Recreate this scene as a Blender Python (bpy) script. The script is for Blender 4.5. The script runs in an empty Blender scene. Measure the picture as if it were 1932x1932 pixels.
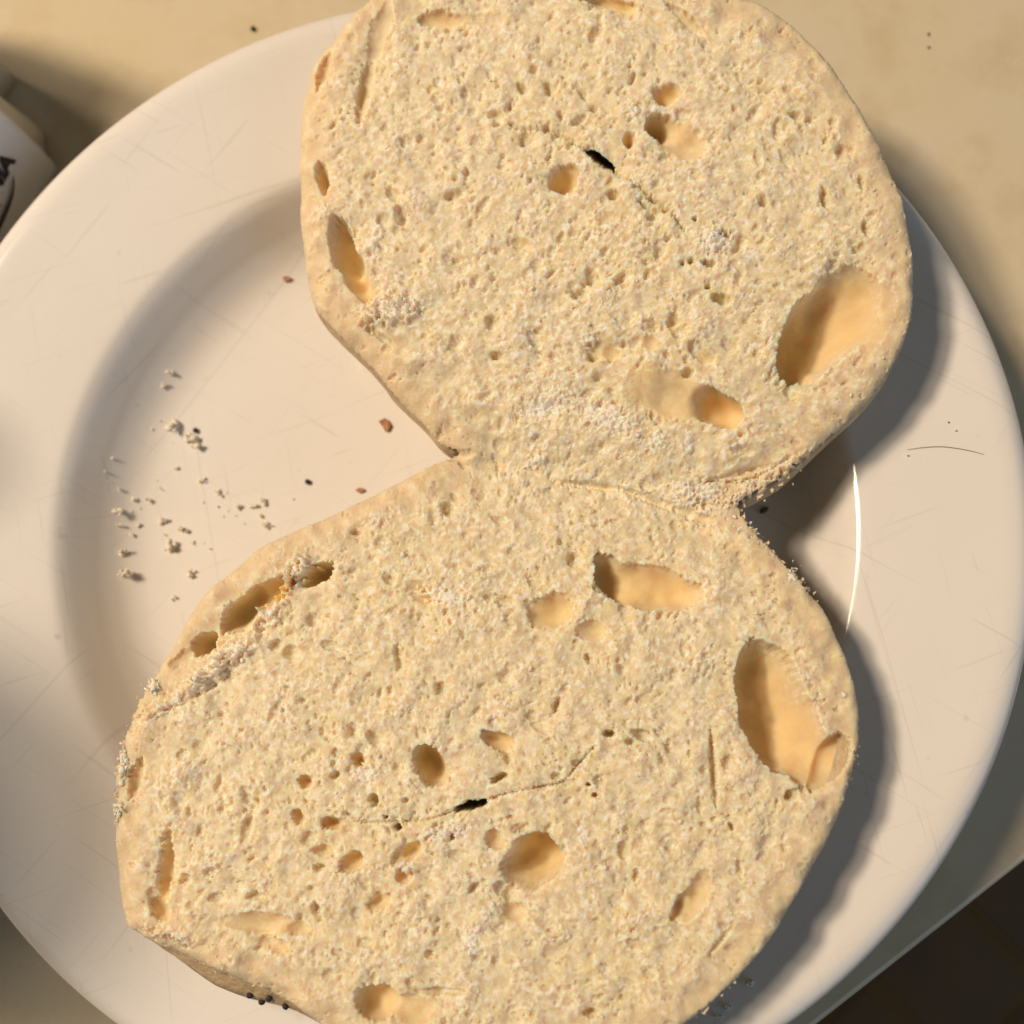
import bpy, bmesh, math, random
import numpy as np
from mathutils import Matrix, Vector

random.seed(7)
S = 0.001                                   # the scene is laid out in millimetres
scene = bpy.context.scene
C = scene.collection

# ---------------------------------------------------------------- camera
RIM_Z = 22.0
PLATE_R = 95.0
CAM_D = PLATE_R / 0.4757
CAM = np.array([0.1406 * CAM_D, -0.1969 * CAM_D, RIM_Z + CAM_D])
PITCH, YAW = math.radians(11.13), math.radians(4.57)
MR = np.array(Matrix.Rotation(PITCH, 3, 'X') @ Matrix.Rotation(YAW, 3, 'Y'))
FPX = 966.0 / math.tan(math.radians(22.5))
cam_d = bpy.data.cameras.new('camera')
cam = bpy.data.objects.new('camera', cam_d)
C.objects.link(cam)
cam.matrix_world = Matrix.Translation(Vector(CAM * S)) @ Matrix(MR.tolist()).to_4x4()
cam_d.sensor_width = 36
cam_d.lens_unit = 'FOV'
cam_d.angle = math.radians(45)
cam_d.clip_start = 0.005
cam_d.clip_end = 20
cam_d.dof.use_dof = True
cam_d.dof.focus_distance = 0.194
cam_d.dof.aperture_fstop = 13
scene.camera = cam

# ---------------------------------------------------------------- ambient, lamps, exposure
world = bpy.data.worlds.new('World')
scene.world = world
world.use_nodes = True
bg = world.node_tree.nodes['Background']
bg.inputs[0].default_value = (1.0, 0.93, 0.84, 1)
bg.inputs[1].default_value = 0.058


def area(name, loc, target, size, energy, color, shape='DISK', size_y=None):
    d = bpy.data.lights.new(name, 'AREA')
    d.shape = shape
    d.size = size
    if size_y:
        d.size_y = size_y
    d.energy = energy
    d.color = color
    o = bpy.data.objects.new(name, d)
    C.objects.link(o)
    o.location = loc
    o.rotation_euler = (Vector(target) - Vector(loc)).to_track_quat('-Z', 'Y').to_euler()
    return o


WARM = (1.0, 0.79, 0.585)
area('ceiling_lamp', (-0.70, 0.22, 0.98), (0, 0, 0), 0.15, 9.7, WARM)
area('ceiling_lamp', (-0.56, 0.20, 1.06), (0, 0, 0), 0.15, 3.7, WARM)
area('ceiling_lamp', (-0.66, 0.40, 1.00), (0, 0, 0), 0.15, 2.4, WARM)
area('window_light', (1.10, -0.56, 0.62), (0, 0, 0), 1.40, 3.8, (0.60, 0.78, 1.0), 'RECTANGLE', 1.00)


scene.view_settings.view_transform = 'Standard'
scene.view_settings.look = 'None'
scene.view_settings.exposure = 0
scene.view_settings.gamma = 1

# ---------------------------------------------------------------- helpers


def unproj(u, v, z):
    """Photograph position (0..1932) and height in mm to a place in mm."""
    u = np.asarray(u, float)
    v = np.asarray(v, float)
    d = np.stack([(u - 966) / FPX, (966 - v) / FPX, -np.ones_like(u)], -1) @ MR.T
    t = (np.asarray(z, float) - CAM[2]) / d[..., 2]
    return CAM + d * t[..., None]


def tag(o, label=None, cat=None, group=None, kind=None):
    if label:
        o['label'] = label
    if cat:
        o['category'] = cat
    if group:
        o['group'] = group
    if kind:
        o['kind'] = kind
    return o


def mesh_obj(name, verts, faces, mat, parent=None, smooth=True):
    m = bpy.data.meshes.new(name)
    m.from_pydata([tuple(p) for p in verts], [], faces)
    m.update()
    if smooth:
        m.polygons.foreach_set('use_smooth', [True] * len(m.polygons))
    m.materials.append(mat)
    o = bpy.data.objects.new(name, m)
    C.objects.link(o)
    o.parent = parent
    return o


def bm_obj(name, bm, mat, parent=None, smooth=True):
    m = bpy.data.meshes.new(name)
    bm.to_mesh(m)
    bm.free()
    if smooth:
        m.polygons.foreach_set('use_smooth', [True] * len(m.polygons))
    m.materials.append(mat)
    o = bpy.data.objects.new(name, m)
    C.objects.link(o)
    o.parent = parent
    return o


def empty(name, loc):
    o = bpy.data.objects.new(name, None)
    o.empty_display_size = 0.01
    C.objects.link(o)
    o.location = loc
    return o


def new_mat(name):
    m = bpy.data.materials.new(name)
    m.use_nodes = True
    nt = m.node_tree
    return m, nt, nt.nodes['Principled BSDF']


def N(nt, kind, **kw):
    n = nt.nodes.new(kind)
    for k, val in kw.items():
        setattr(n, k, val)
    return n


def ramp(nt, src, stops):
    r = N(nt, 'ShaderNodeValToRGB')
    e = r.color_ramp.elements
    while len(e) < len(stops):
        e.new(0.5)
    for el, (p, c) in zip(e, stops):
        el.position = p
        el.color = (c[0], c[1], c[2], 1) if hasattr(c, '__len__') else (c, c, c, 1)
    nt.links.new(src, r.inputs[0])
    return r.outputs[0]


def noise_tex(nt, scale, detail=4, rough=0.55, vec=None, dist=0):
    n = N(nt, 'ShaderNodeTexNoise')
    n.inputs['Scale'].default_value = scale
    n.inputs['Detail'].default_value = detail
    n.inputs['Roughness'].default_value = rough
    n.inputs['Distortion'].default_value = dist
    if vec is None:
        g = N(nt, 'ShaderNodeNewGeometry')
        vec = g.outputs['Position']
    nt.links.new(vec, n.inputs['Vector'])
    return n.outputs['Fac']


def mix(nt, fac, a, b, mode='MIX'):
    m = N(nt, 'ShaderNodeMix', data_type='RGBA', blend_type=mode)
    for sock, val in ((m.inputs[0], fac), (m.inputs[6], a), (m.inputs[7], b)):
        if isinstance(val, (int, float)):
            sock.default_value = val
        elif isinstance(val, tuple):
            sock.default_value = (*val[:3], 1)
        else:
            nt.links.new(val, sock)
    return m.outputs[2]


def stretched(nt, angle, sx, sy):
    g = N(nt, 'ShaderNodeNewGeometry')
    mp = N(nt, 'ShaderNodeMapping')
    mp.inputs['Rotation'].default_value = (0, 0, angle)
    mp2 = N(nt, 'ShaderNodeMapping')
    mp2.inputs['Scale'].default_value = (sx, sy, 1)
    nt.links.new(g.outputs['Position'], mp.inputs['Vector'])
    nt.links.new(mp.outputs[0], mp2.inputs['Vector'])
    return mp2.outputs[0]


def bump(nt, bsdf, height, strength, dist):
    b = N(nt, 'ShaderNodeBump')
    b.inputs['Strength'].default_value = strength
    b.inputs['Distance'].default_value = dist
    nt.links.new(height, b.inputs['Height'])
    nt.links.new(b.outputs[0], bsdf.inputs['Normal'])


# ---------------------------------------------------------------- materials
def mat_crumb():
    m, nt, b = new_mat('bread_crumb_face')
    big = noise_tex(nt, 45, 3)
    c1 = ramp(nt, big, [(0.3, (0.785, 0.675, 0.405)), (0.7, (0.785, 0.695, 0.475))])
    fine = noise_tex(nt, 420, 4, 0.65)
    c2 = mix(nt, ramp(nt, fine, [(0.35, 0.0), (0.75, 0.55)]), c1, (0.85, 0.77, 0.59))
    cell = noise_tex(nt, 1000, 3, 0.6)
    c2 = mix(nt, ramp(nt, cell, [(0.30, 0.65), (0.50, 0.0)]), c2, (0.72, 0.545, 0.305))
    c2 = mix(nt, ramp(nt, cell, [(0.50, 0.0), (0.70, 0.8)]), c2, (0.91, 0.86, 0.72))
    at = N(nt, 'ShaderNodeAttribute')
    at.attribute_name = 'fluff'
    c3 = mix(nt, at.outputs['Fac'], c2, (0.90, 0.87, 0.79))
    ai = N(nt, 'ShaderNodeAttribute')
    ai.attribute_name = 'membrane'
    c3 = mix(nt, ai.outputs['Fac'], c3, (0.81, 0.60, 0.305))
    ar = N(nt, 'ShaderNodeAttribute')
    ar.attribute_name = 'outer'
    c3 = mix(nt, ar.outputs['Fac'], c3, (0.75, 0.595, 0.385))
    nt.links.new(c3, b.inputs['Base Color'])
    b.inputs['Roughness'].default_value = 0.75
    b.inputs['Specular IOR Level'].default_value = 0.25
    b.subsurface_method = 'RANDOM_WALK'
    b.inputs['Subsurface Weight'].default_value = 1.0
    aw = N(nt, 'ShaderNodeAttribute')
    aw.attribute_name = 'thick'
    nt.links.new(aw.outputs['Fac'], b.inputs['Subsurface Weight'])
    b.inputs['Subsurface Radius'].default_value = (1.0, 0.5, 0.2)
    b.inputs['Subsurface Scale'].default_value = 0.0028
    bump(nt, b, noise_tex(nt, 2200, 2, 0.5), 0.12, 0.0002)
    return m


def mat_crust():
    m, nt, b = new_mat('pale_bagel_crust')
    n = noise_tex(nt, 130, 5, 0.65)
    c = ramp(nt, n, [(0.3, (0.42, 0.28, 0.14)), (0.55, (0.60, 0.46, 0.28)), (0.75, (0.70, 0.58, 0.40))])
    nt.links.new(c, b.inputs['Base Color'])
    b.inputs['Roughness'].default_value = 0.5
    b.inputs['Subsurface Weight'].default_value = 0.3
    b.inputs['Subsurface Radius'].default_value = (1, 0.5, 0.2)
    b.inputs['Subsurface Scale'].default_value = 0.001
    bump(nt, b, noise_tex(nt, 420, 5, 0.65), 0.7, 0.0012)
    return m


def mat_plate():
    m, nt, b = new_mat('white_glazed_ceramic')
    base = mix(nt, ramp(nt, noise_tex(nt, 25, 3), [(0.35, 0.0), (0.75, 1.0)]), (0.83, 0.81, 0.765), (0.80, 0.775, 0.725))
    for ang, sx, sy, lo, amt in ((0.55, 22, 900, 0.655, 0.16), (-0.35, 30, 1100, 0.665, 0.15), (1.35, 26, 1000, 0.665, 0.15), (2.2, 18, 800, 0.675, 0.16)):
        f = noise_tex(nt, 1, 2, 0.5, stretched(nt, ang, sx, sy), 1.1)
        base = mix(nt, ramp(nt, f, [(lo, 0.0), (lo + 0.06, amt)]), base, (0.36, 0.34, 0.31))
    spots = noise_tex(nt, 260, 2, 0.5)
    base = mix(nt, ramp(nt, spots, [(0.72, 0.0), (0.80, 0.35)]), base, (0.42, 0.38, 0.32))
    nt.links.new(base, b.inputs['Base Color'])
    nt.links.new(ramp(nt, noise_tex(nt, 60, 4), [(0.3, 0.09), (0.8, 0.17)]), b.inputs['Roughness'])
    b.inputs['IOR'].default_value = 1.42
    return m


def mat_counter():
    m, nt, b = new_mat('cream_laminate')
    c = mix(nt, ramp(nt, noise_tex(nt, 14, 3), [(0.3, 0.0), (0.7, 1.0)]), (0.67, 0.575, 0.38), (0.68, 0.625, 0.505))
    c = mix(nt, ramp(nt, noise_tex(nt, 70, 5, 0.65), [(0.48, 0.0), (0.74, 0.6)]), c, (0.55, 0.435, 0.245))
    c = mix(nt, ramp(nt, noise_tex(nt, 330, 2), [(0.74, 0.0), (0.80, 0.6)]), c, (0.88, 0.82, 0.70))
    nt.links.new(c, b.inputs['Base Color'])
    nt.links.new(ramp(nt, noise_tex(nt, 35, 4), [(0.3, 0.14), (0.75, 0.34)]), b.inputs['Roughness'])
    bump(nt, b, noise_tex(nt, 160, 3), 0.06, 0.001)
    return m


def mat_plain(name, c1, c2, scale=200, rough=0.6, bs=0.2, sss=0.0, spec=0.5):
    m, nt, b = new_mat(name)
    c = ramp(nt, noise_tex(nt, scale, 3), [(0.3, c1), (0.7, c2)])
    nt.links.new(c, b.inputs['Base Color'])
    b.inputs['Roughness'].default_value = rough
    b.inputs['Specular IOR Level'].default_value = spec
    if sss:
        b.inputs['Subsurface Weight'].default_value = sss
        b.inputs['Subsurface Radius'].default_value = (1, 0.6, 0.3)
        b.inputs['Subsurface Scale'].default_value = 0.0003
    if bs:
        bump(nt, b, noise_tex(nt, scale * 6, 3), bs, 0.0003)
    return m


M_CRUMB = mat_crumb()
M_CRUST = mat_crust()
M_PLATE = mat_plate()
M_COUNTER = mat_counter()
M_LOOSE = mat_plain('dry_crumb', (0.82, 0.76, 0.62), (0.88, 0.83, 0.71), 900, 0.85, 0.3, 0.6, 0.2)
M_LOOSE.node_tree.nodes['Principled BSDF'].inputs['Subsurface Scale'].default_value = 0.00015
M_TUFT = mat_plain('torn_white_crumb', (0.86, 0.78, 0.60), (0.90, 0.85, 0.72), 700, 0.9, 0.2, 0.8, 0.15)
M_TUFT.node_tree.nodes['Principled BSDF'].inputs['Subsurface Scale'].default_value = 0.0002
M_SEED = mat_plain('poppy_seed_coat', (0.010, 0.009, 0.012), (0.025, 0.02, 0.022), 2000, 0.55, 0.4)
M_FLAKE = mat_plain('baked_crust_flake', (0.30, 0.10, 0.018), (0.42, 0.17, 0.035), 900, 0.4, 0.3)
M_BROWN = mat_plain('brown_seed_coat', (0.10, 0.05, 0.02), (0.16, 0.09, 0.04), 900, 0.5, 0.3)
M_TILE = mat_plain('dark_brown_floor_tile', (0.10, 0.043, 0.002), (0.15, 0.068, 0.004), 14, 0.5, 0.2)
M_GROUT = mat_plain('floor_grout', (0.26, 0.16, 0.04), (0.31, 0.20, 0.06), 60, 0.9, 0.2)
M_PAPER = mat_plain('white_packet_paper', (0.80, 0.825, 0.89), (0.84, 0.86, 0.91), 60, 0.38, 0.1)
M_WAX = mat_plain('cream_paper_flap', (0.66, 0.58, 0.44), (0.72, 0.65, 0.50), 80, 0.4, 0.15)
M_INK = mat_plain('dark_navy_ink', (0.008, 0.008, 0.022), (0.010, 0.010, 0.028), 300, 0.4, 0)
M_GREY = mat_plain('grey_ink', (0.16, 0.17, 0.20), (0.18, 0.19, 0.22), 300, 0.4, 0)
M_HAIR = mat_plain('dark_hair', (0.03, 0.02, 0.012), (0.05, 0.03, 0.02), 900, 0.4, 0)
M_SHADE_CASTER = mat_plain('shade_caster_tan', (0.42, 0.36, 0.30), (0.48, 0.42, 0.35), 40, 0.3, 0.1)  # plain tan for the added shade casters outside the frame

# ---------------------------------------------------------------- floor, counter
e1 = unproj(1932, 1627, 0.0)
e2 = unproj(1545, 1932, 0.0)
ed = (e2 - e1)[:2]
ed /= np.hypot(*ed)
nrm = np.array([ed[1], -ed[0]])                     # away from the room side
if nrm @ (-e1[:2]) < 0:
    nrm = -nrm


def counter():
    # slab profile extruded along the front edge, front nosing rounded
    prof = [(700, 0)]
    for k in range(0, 9):
        a = math.pi / 2 * k / 8
        prof.append((1.2 - 1.2 * math.sin(a), -1.2 + 1.2 * math.cos(a)))
    prof += [(0, -34), (4, -38), (700, -38)]
    vs, fs = [], []
    n = len(prof)
    for s in (-700, 700):
        for d, z in prof:
            p = e1[:2] + ed * s + nrm * d
            vs.append((p[0] * S, p[1] * S, z * S))
    for i in range(n):
        j = (i + 1) % n
        fs.append((i, j, n + j, n + i))
    fs.append(tuple(range(n)))
    fs.append(tuple(range(2 * n - 1, n - 1, -1)))
    o = mesh_obj('countertop', vs, fs, M_COUNTER, None, False)
    bm = bmesh.new()
    bm.from_mesh(o.data)
    bmesh.ops.recalc_face_normals(bm, faces=bm.faces)
    bm.to_mesh(o.data)
    bm.free()
    return tag(o, 'cream laminate countertop under the plate, its front edge above the dark floor', None, None, 'structure')


counter()

FZ = -880.0
fl = mesh_obj('floor', [(x * S, y * S, (FZ - 3) * S) for x, y in ((-2500, -2500), (2500, -2500), (2500, 2500), (-2500, 2500))], [(0, 1, 2, 3)], M_GROUT, None, False)
tag(fl, 'dark brown tiled floor below the counter', None, None, 'structure')
fc = unproj(1800, 1850, FZ)
tile_m = None
ang = math.atan2(ed[1], ed[0]) + 0.12
for i in range(-5, 6):
    for j in range(-5, 6):
        bm = None
        if tile_m is None:
            bm = bmesh.new()
            bmesh.ops.create_cube(bm, size=1)
            bmesh.ops.scale(bm, vec=(0.096, 0.096, 0.008), verts=bm.verts)
            bmesh.ops.bevel(bm, geom=bm.edges[:], offset=0.0015, segments=1, affect='EDGES')
            tile_m = bpy.data.meshes.new('floor_tile')
            bm.to_mesh(tile_m)
            bm.free()
            tile_m.materials.append(M_TILE)
        o = bpy.data.objects.new('floor_tile', tile_m)
        C.objects.link(o)
        o.parent = fl
        x, y = i * 101, j * 101
        o.location = ((fc[0] + x * math.cos(ang) - y * math.sin(ang)) * S, (fc[1] + x * math.sin(ang) + y * math.cos(ang)) * S, (FZ - 3.5 + random.uniform(-.4, .4)) * S)
        o.rotation_euler = (0, 0, ang)

# ---------------------------------------------------------------- plate
PROF = [(0, 5.0), (30, 5.05), (50, 5.4), (56, 6.0), (59.5, 7.4), (62.3, 9.8), (64.6, 12.6), (66.9, 15.5), (68.3, 16.75), (69.6, 17.3), (73.5, 17.95), (79, 18.8), (85, 19.7), (89.5, 20.5), (92.0, 20.9), (93.8, 20.9), (95.1, 20.4), (96.0, 19.6), (96.4, 18.6), (96.0, 17.6), (93, 16.6), (84, 14.9), (74, 10.6), (66, 5.0), (60, 2.0), (56, 0.15), (53, 0.1), (51, 2.0), (30, 2.2), (0, 2.2)]


def smooth_prof(pr, k=5):
    pr = np.array(pr, float)
    out = []
    for i in range(len(pr) - 1):
        p0, p1, p2, p3 = pr[max(i - 1, 0)], pr[i], pr[i + 1], pr[min(i + 2, len(pr) - 1)]
        d = np.hypot(*(p2 - p1))
        n = 2 if d < 1.2 else k
        for t in np.arange(n) / n:
            m1, m2 = (p2 - p0) * .5, (p3 - p1) * .5
            l1 = min(1.0, d / max(np.hypot(*m1), 1e-6))
            l2 = min(1.0, d / max(np.hypot(*m2), 1e-6))
            m1, m2 = m1 * l1, m2 * l2
            out.append((2 * t**3 - 3 * t**2 + 1) * p1 + (t**3 - 2 * t**2 + t) * m1 + (-2 * t**3 + 3 * t**2) * p2 + (t**3 - t**2) * m2)
    out.append(pr[-1])
    out = np.array(out)
    out[:, 0] = np.maximum(out[:, 0], 0)
    return out


SP = smooth_prof(PROF)
_top = SP[:np.argmax(SP[:, 1]) + 1]


def plate_z(x, y):
    r = np.hypot(x, y)
    return np.where(r < 95.6, np.interp(r, _top[:, 0], _top[:, 1]), 0.0)


def plate():
    n = 192
    vs, fs = [], []
    rings = SP[1:-1]
    vs.append((0, 0, SP[0][1] * S))
    for r, z in rings:
        for k in range(n):
            a = 2 * math.pi * k / n
            vs.append((r * math.cos(a) * S, r * math.sin(a) * S, z * S))
    vs.append((0, 0, SP[-1][1] * S))
    last = len(vs) - 1
    for k in range(n):
        fs.append((0, 1 + k, 1 + (k + 1) % n))
        b = 1 + (len(rings) - 1) * n
        fs.append((last, b + (k + 1) % n, b + k))
    for i in range(len(rings) - 1):
        for k in range(n):
            a, b = 1 + i * n + k, 1 + i * n + (k + 1) % n
            fs.append((a, a + n, b + n, b))
    o = mesh_obj('plate', vs, fs, M_PLATE)
    tag(o, 'round white glazed ceramic plate with wide rim, scratched, under the split bagel', 'plate')
    return o


plate()


def surf(u, v, lift=0.0):
    """A place on the plate (or the counter past its rim) seen at photo position u, v."""
    z = 10.0
    for _ in range(12):
        p = unproj(u, v, z)
        z = 0.6 * z + 0.4 * float(plate_z(p[0], p[1]))
    p = unproj(u, v, z)
    p[2] = float(plate_z(p[0], p[1])) + lift
    return p


# ---------------------------------------------------------------- the split bagel
OUT_UP = [(862, 850), (830, 835), (790, 790), (740, 740), (700, 690), (650, 640), (610, 600), (582, 560), (569, 500), (564, 450), (556, 400), (558, 350), (556, 280), (561, 200), (574, 140), (600, 90), (640, 48), (690, -5), (780, -55), (930, -92), (1100, -98), (1250, -75), (1370, -28), (1430, 0), (1480, 30), (1522, 65), (1562, 110), (1602, 165), (1641, 230), (1671, 290), (1692, 340), (1711, 400), (1722, 460), (1726, 530), (1722, 590), (1712, 630), (1695, 670), (1670, 715), (1640, 755), (1600, 795), (1550, 840), (1480, 903), (1432, 932), (1402, 945)]
OUT_LO = [(1400, 962), (1414, 988), (1440, 1015), (1470, 1050), (1508, 1087), (1545, 1132), (1575, 1190), (1600, 1245), (1617, 1310), (1624, 1370), (1619, 1420), (1601, 1490), (1580, 1550), (1545, 1620), (1500, 1700), (1450, 1780), (1400, 1840), (1340, 1897), (1300, 1930), (1250, 1955), (1100, 1992), (900, 2003), (750, 1990), (640, 1962), (590, 1932), (530, 1890), (450, 1855), (390, 1830), (340, 1808), (290, 1788), (255, 1768), (228, 1745), (214, 1700), (207, 1640), (203, 1560), (205, 1500), (211, 1450), (221, 1410), (236, 1370), (251, 1330), (276, 1290), (301, 1250), (326, 1215), (341, 1185), (360, 1150), (390, 1112), (430, 1075), (470, 1040), (520, 1010), (580, 985), (640, 958), (700, 928), (760, 900), (820, 870)]


def catmull(pts, k=4, closed=True):
    P = np.array(pts, float)
    out = []
    n = len(P)
    for i in range(n if closed else n - 1):
        p0 = P[(i - 1) % n] if closed or i else P[0]
        p1 = P[i]
        p2 = P[(i + 1) % n]
        p3 = P[(i + 2) % n] if closed or i + 2 < n else P[-1]
        for t in np.arange(k) / k:
            out.append(.5 * (2 * p1 + (p2 - p0) * t + (2 * p0 - 5 * p1 + 4 * p2 - p3) * t**2 + (3 * p1 - p0 - 3 * p2 + p3) * t**3))
    if not closed:
        out.append(P[-1])
    return np.array(out)


OUTLINE = catmull(OUT_UP + OUT_LO, 3)
STEP = 1.5
U0, V0, U1, V1 = 185.0, -115.0, 1745.0, 2015.0
us = np.arange(U0, U1, STEP)
vs_ = np.arange(V0, V1, STEP)
UU, VV = np.meshgrid(us, vs_)
H, W = UU.shape
rng = np.random.default_rng(11)


def seg_dist(px, py, poly, closed=True):
    best = np.full(px.shape, 1e9)
    n = len(poly)
    for i in range(n if closed else n - 1):
        ax, ay = poly[i]
        bx, by = poly[(i + 1) % n]
        dx, dy = bx - ax, by - ay
        L = dx * dx + dy * dy + 1e-9
        t = np.clip(((px - ax) * dx + (py - ay) * dy) / L, 0, 1)
        d = (px - ax - t * dx)**2 + (py - ay - t * dy)**2
        np.minimum(best, d, out=best)
    return np.sqrt(best)


def inside(px, py, poly):
    r = np.zeros(px.shape, bool)
    n = len(poly)
    for i in range(n):
        ax, ay = poly[i]
        bx, by = poly[(i + 1) % n]
        if ay == by:
            continue
        c = ((ay > py) != (by > py)) & (px < (bx - ax) * (py - ay) / (by - ay) + ax)
        r ^= c
    return r


def upsample(a, us_c, vs_c):
    # bilinear from the coarse grid to the fine one
    fu = (us - us_c[0]) / (us_c[1] - us_c[0])
    fv = (vs_ - vs_c[0]) / (vs_c[1] - vs_c[0])
    iu = np.clip(fu.astype(int), 0, len(us_c) - 2)
    iv = np.clip(fv.astype(int), 0, len(vs_c) - 2)
    wu = (fu - iu)[None, :]
    wv = (fv - iv)[:, None]
    A = a[iv][:, iu]
    B = a[iv][:, iu + 1]
    Cc = a[iv + 1][:, iu]
    D = a[iv + 1][:, iu + 1]
    return (A * (1 - wu) + B * wu) * (1 - wv) + (Cc * (1 - wu) + D * wu) * wv


us_c = np.arange(U0, U1 + 8, 5.0)
vs_c = np.arange(V0, V1 + 8, 5.0)
cu, cv = np.meshgrid(us_c, vs_c)
sd_c = seg_dist(cu, cv, OUTLINE) * np.where(inside(cu, cv, OUTLINE), 1, -1)
SD = upsample(sd_c, us_c, vs_c)

_fy = np.fft.fftfreq(H, STEP)[:, None]
_fx = np.fft.rfftfreq(W, STEP)[None, :]
_fr = np.hypot(_fx, _fy)


def band(wl, width=0.6, ax=None):
    """Gaussian random field of about that wavelength (photo px), unit deviation."""
    w = rng.standard_normal((H, W))
    f = np.fft.rfft2(w)
    fr = _fr
    if ax:
        a, st = ax
        fx = _fx * math.cos(a) + _fy * math.sin(a)
        fy = -_fx * math.sin(a) + _fy * math.cos(a)
        fr = np.hypot(fx * st, fy / st)
    g = np.exp(-(np.log(np.maximum(fr, 1e-6) * wl) / width)**2)
    r = np.fft.irfft2(f * g, (H, W))
    return r / r.std()


def gauss(u, v, su, sv=None, a=0.0):
    sv = sv or su
    du, dv = UU - u, VV - v
    ca, sa = math.cos(a), math.sin(a)
    x, y = du * ca + dv * sa, -du * sa + dv * ca
    return np.exp(-(x / su)**2 - (y / sv)**2)


HINGE = np.array([(845, 848), (900, 868), (1000, 886), (1060, 905), (1150, 918), (1240, 945), (1330, 962), (1420, 955)], float)


def hinge_v(u):
    return np.interp(u, HINGE[:, 0], HINGE[:, 1])


def base_z(u, v):
    s = (hinge_v(u) - v)
    up = 26.0 + 11.0 * (1 - np.exp(-np.maximum(s, 0) / 420.0))
    lo = 26.0 + 6.5 * (1 - np.exp(-np.maximum(-s, 0) / 420.0))
    return np.where(s > 0, up, lo)


PXMM = 0.0815
warp1, warp2 = band(26), band(26)
warp3, warp4 = band(9), band(9)
warp5, warp6 = band(80, 0.4), band(80, 0.4)
n120, n60, n30, n15, n8, n5 = band(130), band(60), band(30), band(15), band(8.5), band(5.5)

# --- ragged outline
torn = gauss(1480, 930, 90) + gauss(1500, 1090, 45) + gauss(215, 1450, 60, 110) + gauss(265, 1290, 40) + 0.7 * gauss(1590, 1440, 60) + 0.5 * gauss(1345, 1890, 60) + 0.5 * gauss(400, 1840, 120, 40)
SDR = SD + (n8 * 0.5 + n15 * 1.0) * 0.8 + (n15 * 2.2 + n30 * 3.0) * np.clip(torn, 0, 1) + 9 * np.clip(torn, 0, 1) * np.clip(0.6 * n15 + 0.6 * n30, -0.6, 2)
MASK = SDR > 0

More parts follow.
